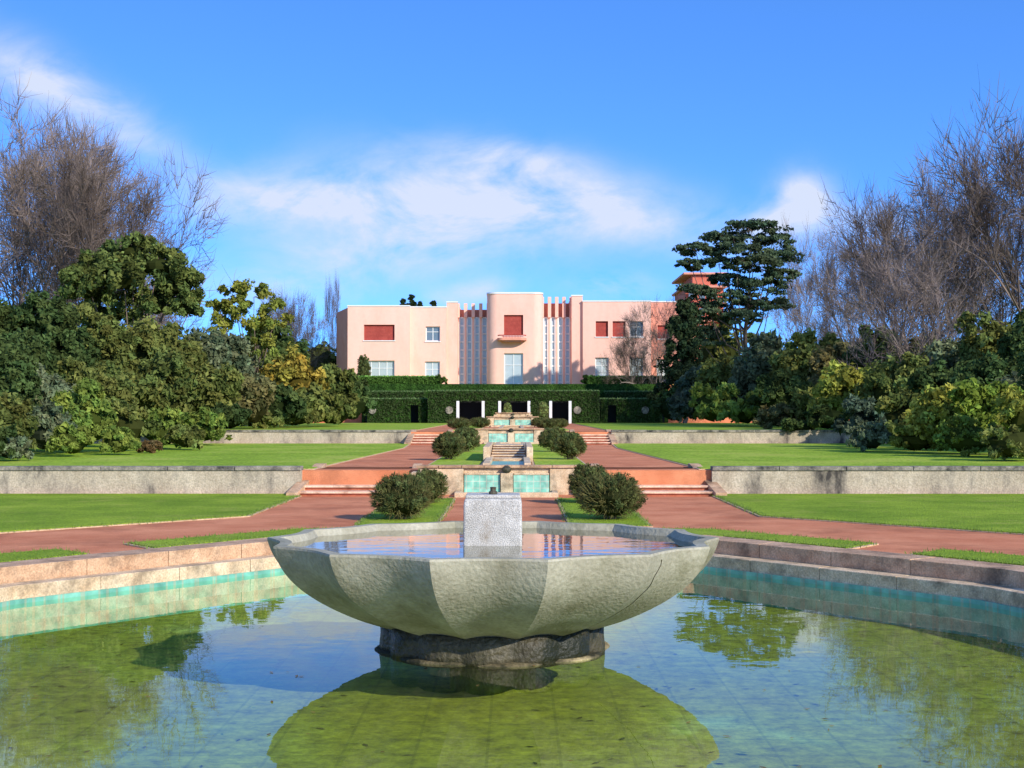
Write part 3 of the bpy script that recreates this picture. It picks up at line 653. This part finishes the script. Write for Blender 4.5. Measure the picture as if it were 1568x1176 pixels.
def window(w,y):
    x0,x1,z0,z1=hx(w[0]),hx(w[1]),hz(w[3]),hz(w[2]); kind=w[4]; m=w[5] if len(w)>5 else 2
    if kind=='shut':
        mb=MB(); n=int((z1-z0)/.12)
        for i in range(n): z=z0+(z1-z0)*i/n; mb.add([(x0,y,z),(x1,y,z),(x1,y+.04,z+(z1-z0)/n),(x0,y+.04,z+(z1-z0)/n)],[(0,1,2,3)])
        mb.box(x0,x1,y+.05,y+.1,z0,z1); mb.build('shutter',M_shut,H)
    else:
        mb=MB(); mb.box(x0,x1,y+.05,y+.09,z0,z1); mb.build('pane',M_cglass if kind=='cur' else M_glass,H)
        mb=MB(); t=.09
        mb.box(x0,x0+t,y,y+.045,z0,z1); mb.box(x1-t,x1,y,y+.045,z0,z1)
        mb.box(x0+t,x1-t,y,y+.045,z1-t,z1); mb.box(x0+t,x1-t,y,y+.045,z0,z0+t)
        for i in range(1,m): xx=x0+(x1-x0)*i/m; mb.box(xx-.04,xx+.04,y+.003,y+.04,z0+t,z1-t)
        mb.box(x0+t,x1-t,y+.006,y+.037,z0+(z1-z0)*.62,z0+(z1-z0)*.62+.06)
        mb.build('frame',M_white,H)
    mb=MB(); mb.box(x0-.08,x1+.08,y-.3,y,z0-.09,z0-.003); mb.build('sill',M_white,H)
block('left_wing',532,627,469,140,14,[(557,604,497,521,'shut'),(556,604,552,584,'cur',4)])
block('left_link',627,683,470,140.7,13,[(651,673,499,522,'gl',2),(650,673,553,586,'cur',2)])
block('left_pier',683,700,462,141.0,12,[])
block('right_pier',876,893,452,141.0,12,[])
block('right_wing',893,998,461,140.7,13,[(913,932,491,515,'shut'),(939,959,491,515,'shut'),(965,986,491,515,'gl',2),(912,933,547,580,'cur',2),(965,986,547,580,'cur',2)])
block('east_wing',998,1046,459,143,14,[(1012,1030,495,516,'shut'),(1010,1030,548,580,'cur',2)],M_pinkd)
a=(hx(532),140.4); b=(X(515,148),148); mb=MB(); mb.add([(a[0],a[1],ZB),(b[0],b[1],ZB),(b[0],b[1],hz(470)),(a[0],a[1],hz(470)),(a[0]+6,148,ZB),(a[0]+6,148,hz(470))],[(0,3,2,1),(2,3,5)]); mb.build('west_flank',M_pinkd,H)  # flank turned from the sun; deeper pink puts its shade into the colour
def recess(a,b,top,gtop,name,glassmat):
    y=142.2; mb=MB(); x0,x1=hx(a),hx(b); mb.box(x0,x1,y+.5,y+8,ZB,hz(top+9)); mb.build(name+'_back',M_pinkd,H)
    n=4; rib=MB(); fr=MB(); w=(x1-x0)/n
    top_r=MB()
    for i in range(n+1):
        xx=x0+w*i
        rib.box(max(x0,xx-.09),min(x1,xx+.09),y-.05,y+.5,ZB,hz(gtop))
        top_r.box(max(x0,xx-.16),min(x1,xx+.16),y-.3,y+.5,hz(gtop)+.003,hz(top))
    rib.build(name+'_mullions',M_pink,H); top_r.build(name+'_fins',M_pink,H)
    gl=MB(); gl.box(x0,x1,y+.2,y+.25,ZB,hz(gtop)); gl.build(name+'_glass',glassmat,H)
    for i in range(n):
        xa=x0+w*i+.09; xb=x0+w*(i+1)-.09
        fr.box(xa,xa+.12,y+.0,y+.195,ZB,hz(gtop)); fr.box(xb-.12,xb,y+.0,y+.195,ZB,hz(gtop))
        k=9
        for j in range(k+1):
            z=ZB+(hz(gtop)-ZB)*j/k; fr.box(xa+.122,xb-.122,y+.13,y+.19,z-.07,z+.07)
    fr.build(name+'_frames',M_white,H)
recess(700,747,462,484,'west_recess',M_cglass); recess(831,876,452,484,'east_recess',M_cglass)
def rrect(x0,x1,y0,y1,r,n=10):
    pts=[(x1,y1),(x0,y1)]
    for i in range(n+1):
        t=math.pi+ (math.pi/2)*i/n; pts.append((x0+r+r*math.cos(t),y0+r+r*math.sin(t)))
    for i in range(n+1):
        t=1.5*math.pi+(math.pi/2)*i/n; pts.append((x1-r+r*math.cos(t),y0+r+r*math.sin(t)))
    return pts
yt=138.2; x0,x1=hx(746),hx(831); r=1.0
ops=[(hx(772),hx(801),hz(515),hz(484)),(hx(772),hx(801),ZB,hz(542))]
mb=MB(); wallgrid(mb,x0+r,x1-r,ZB,hz(452),yt,ops,.4)
for side in (0,1):
    n=12; vs=[];fs=[]
    for i in range(n+1):
        t=(math.pi/2)*i/n; 
        if side==0: cx=x0+r-r*math.sin(t)
        else: cx=x1-r+r*math.sin(t)
        cy=yt+r-r*math.cos(t); vs+=[(cx,cy,ZB),(cx,cy,hz(452))]
    cx=x0 if side==0 else x1; vs+=[(cx,yt+12,ZB),(cx,yt+12,hz(452))]
    for i in range(n+1): fs.append((2*i,2*i+2,2*i+3,2*i+1) if side==1 else (2*i,2*i+1,2*i+3,2*i+2))
    mb.add(vs,fs)
mb.box(x0+.3,x1-.3,yt+1.6,yt+12,ZB,hz(452)-.05)
mb.build('tower',M_pink,H)
mb=MB(); mb.prism(rrect(x0-.05,x1+.05,yt-.06,yt+12,r),hz(452)+.002,hz(452)+.16); mb.build('tower_coping',M_white,H)
window((772,801,484,515,'shut'),yt+.2); window((772,801,542,590,'cur',2),yt+.2)
mb=MB(); bx0,bx1=hx(762),hx(806)
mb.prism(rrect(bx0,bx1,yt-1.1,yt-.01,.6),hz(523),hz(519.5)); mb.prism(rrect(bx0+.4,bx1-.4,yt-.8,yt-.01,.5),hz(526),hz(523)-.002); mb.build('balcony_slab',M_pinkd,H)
mb=MB()
pp=rrect(bx0+.06,bx1-.06,yt-1.05,yt-.02,.55)[2:]
for z in (hz(515.5),):
    for p,q in zip(pp[:-1],pp[1:]):
        dx=q[0]-p[0];dy=q[1]-p[1];l=math.hypot(dx,dy); nx,ny=-dy/l*.03,dx/l*.03
        mb.prism([(p[0]-nx,p[1]-ny),(q[0]-nx,q[1]-ny),(q[0]+nx,q[1]+ny),(p[0]+nx,p[1]+ny)],z-.05,z+.05)
for i in range(12):
    t=i/11; x=bx0+.6+(bx1-bx0-1.2)*t; mb.box(x-.02,x+.02,yt-1.07,yt-1.03,hz(519.5),hz(515.5)-.05)
mb.build('balcony_rail',M_shut,H)
e=empty('apartment_block'); D4=175; mb=MB()
mb.box(X(1050,D4),X(1108,D4),D4,D4+12,4.2,Z(440,D4)); mb.box(X(1060,D4),X(1098,D4),D4-.5,D4+11,4.2,Z(422,D4))
mb.build('walls',stone('terracotta_render',lin(196,100,78),lin(210,118,94),scale=1,bump=0),e)
mb=MB()
for t in (418,438,464,490,516): mb.box(X(1046,D4),X(1112,D4),D4-1,D4-.02 if t>440 else D4+12.5,Z(t+3,D4),Z(t,D4))
mb.build('slabs',M_pinkd,e)
mb=MB()
for t in (446,472,498):
    for a in (1054,1070,1088): mb.box(X(a,D4),X(a+9,D4),D4-.56,D4-.51,Z(t+12,D4),Z(t,D4))
mb.build('windows',M_glass,e)

# ---------------------------------------------------------------- leaves on water / floor, grass blades
s=Soup()
def flatleaves(n,xs,ys,z,size,col):
    p=np.stack([xs,ys,np.full(n,z)],1); a=R.uniform(0,6.28,n); t=np.stack([np.cos(a),np.sin(a),np.zeros(n)],1); u=np.stack([-np.sin(a),np.cos(a),np.zeros(n)],1)
    sz=(size*R.uniform(.6,1.3,n))[:,None]; q=np.stack([p-t*sz,p-u*sz*.35,p+t*sz,p+u*sz*.35],1)
    s.q.append(q); s.c.append(np.repeat((np.array([col])*R.uniform(.5,1.4,(n,1)))[:,None,:],4,1))
flatleaves(320,R.normal(1.2,.9,320),R.normal(9.6,1.0,320),-.772,.055,(.07,.10,.025))
flatleaves(160,R.uniform(-6,6,160),R.uniform(8,20,160),-.772,.05,(.14,.13,.045))
flatleaves(50,R.uniform(-4,4,50),R.uniform(8,14,50),WZ+.006,.035,(.28,.16,.06))
s.build('fallen_leaves',M_leaf)
s=Soup()
for poly in near:
    n=len(poly)
    for i in range(n):
        a=np.array(poly[i]);b=np.array(poly[(i+1)%n]); L_=np.linalg.norm(b-a)
        if L_>30 or max(a[0],b[0])>20: continue
        m=int(L_*90); t=R.rand(m)[:,None]; q=a+(b-a)*t+R.randn(m,2)*.05
        base=np.concatenate([q,np.full((m,1),.01)],1); s.twigs(base,R.randn(m,3)*.5+np.array([0,0,1.]),R.uniform(.03,.07,m),.008,(.20,.29,.06))
s.build('grass_edge_blades',M_leaf)

# ---------------------------------------------------------------- light & sky
AZ=math.radians(40); EL=math.radians(26)
S=Vector((math.sin(AZ)*math.cos(EL),-math.cos(AZ)*math.cos(EL),math.sin(EL)))
sd=bpy.data.lights.new('sun','SUN'); sd.energy=5; sd.angle=math.radians(.5); sd.color=(1,.95,.85)
so=bpy.data.objects.new('sun',sd); COL.objects.link(so); so.rotation_euler=S.to_track_quat('Z','Y').to_euler()
wd=bpy.data.worlds.new('World'); scene.world=wd; wd.use_nodes=True; nt=wd.node_tree; N=nt.nodes; L=nt.links
bg=N['Background']; bg.inputs['Strength'].default_value=.13
sky=N.new('ShaderNodeTexSky'); sky.sky_type='NISHITA'; sky.sun_disc=False; sky.sun_elevation=EL; sky.sun_rotation=math.pi-AZ; sky.ozone_density=2.0; sky.dust_density=.3
tc=N.new('ShaderNodeTexCoord')
sp=N.new('ShaderNodeSeparateXYZ'); L.new(tc.outputs['Generated'],sp.inputs[0])
def math_(op,a,b=None,clamp=False,c=None):
    n=N.new('ShaderNodeMath'); n.operation=op; n.use_clamp=clamp
    for i,v in enumerate((a,b,c)):
        if v is None: continue
        if hasattr(v,'links'): L.new(v,n.inputs[i])
        else: n.inputs[i].default_value=v
    return n.outputs[0]
zz=math_('MULTIPLY_ADD',sp.outputs[2],2.0,False,.13)
cb=N.new('ShaderNodeCombineXYZ'); L.new(sp.outputs[0],cb.inputs[0]); L.new(sp.outputs[1],cb.inputs[1]); L.new(zz,cb.inputs[2])
nm=N.new('ShaderNodeVectorMath'); nm.operation='NORMALIZE'; L.new(cb.outputs[0],nm.inputs[0]); L.new(nm.outputs[0],sky.inputs[0])
tn=N.new('ShaderNodeVectorMath'); tn.operation='MULTIPLY'; L.new(sky.outputs[0],tn.inputs[0]); tn.inputs[1].default_value=(.88,1.70,2.85)
yy=math_('MAXIMUM',sp.outputs[1],.05); u=math_('DIVIDE',sp.outputs[0],yy); v=math_('DIVIDE',sp.outputs[2],yy)
cv=N.new('ShaderNodeCombineXYZ'); L.new(u,cv.inputs[0]); L.new(v,cv.inputs[1])
mp=N.new('ShaderNodeMapping'); mp.inputs['Scale'].default_value=(11,20,1); mp.inputs['Rotation'].default_value=(0,0,math.radians(-12)); L.new(cv.outputs[0],mp.inputs[0])
nz=N.new('ShaderNodeTexNoise'); nz.inputs['Scale'].default_value=1; nz.inputs['Detail'].default_value=8; nz.inputs['Roughness'].default_value=.6; nz.inputs['Distortion'].default_value=.35; L.new(mp.outputs[0],nz.inputs['Vector'])
def ell(px,py,rx,ry,amp,rot=0):
    u0=(px-HX)/F; v0=(HY-py)/F; c,s_=math.cos(math.radians(rot)),math.sin(math.radians(rot))
    du=math_('SUBTRACT',u,u0); dv=math_('SUBTRACT',v,v0)
    a=math_('ADD',math_('MULTIPLY',du,c*F/rx),math_('MULTIPLY',dv,s_*F/rx)); b=math_('ADD',math_('MULTIPLY',du,-s_*F/ry),math_('MULTIPLY',dv,c*F/ry))
    r2=math_('ADD',math_('MULTIPLY',a,a),math_('MULTIPLY',b,b))
    return math_('MULTIPLY',math_('POWER',2.718,math_('MULTIPLY',r2,-1.0)),amp)
ms=[ell(640,325,250,62,1.3,-4),ell(780,245,90,30,1.0,-8),ell(870,305,230,46,1.1,-12),ell(420,305,110,34,.75,0),ell(600,390,170,34,.6,0),ell(60,125,110,44,1.2,-30),ell(190,195,110,36,.6,-30),
    ell(1228,305,42,38,1.6,20),ell(1190,340,60,24,1.0,0),ell(1300,350,80,30,.6,0),ell(940,440,60,20,1.1,0),ell(720,448,60,18,1.0,10),ell(400,440,200,36,.7,0)]
tot=ms[0]
for m in ms[1:]: tot=math_('ADD',tot,m)
tot=math_('MINIMUM',tot,1.4)
nn=math_('MULTIPLY_ADD',nz.outputs['Fac'],3.6,False,-1.15)
dens=math_('MULTIPLY',tot,nn,True)
dens=math_('MULTIPLY',dens,.92,True)
# added fill light: cloud white mixed into the unseen sky behind the camera
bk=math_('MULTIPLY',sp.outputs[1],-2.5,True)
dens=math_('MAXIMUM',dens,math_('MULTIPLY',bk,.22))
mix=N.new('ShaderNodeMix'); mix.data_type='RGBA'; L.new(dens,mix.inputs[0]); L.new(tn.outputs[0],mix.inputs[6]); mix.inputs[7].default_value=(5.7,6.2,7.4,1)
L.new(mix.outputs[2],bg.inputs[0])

cam=bpy.data.cameras.new('camera'); co=bpy.data.objects.new('camera',cam); COL.objects.link(co); scene.camera=co
co.location=(CX,0,CZ); cam.sensor_width=36; cam.lens=36*F/1568; cam.clip_end=8000
co.rotation_euler=(math.radians(90)+math.atan((HY-588)/F),0,math.atan((HX-784)/F))
scene.view_settings.view_transform='Standard'; scene.view_settings.look='None'; scene.view_settings.exposure=0
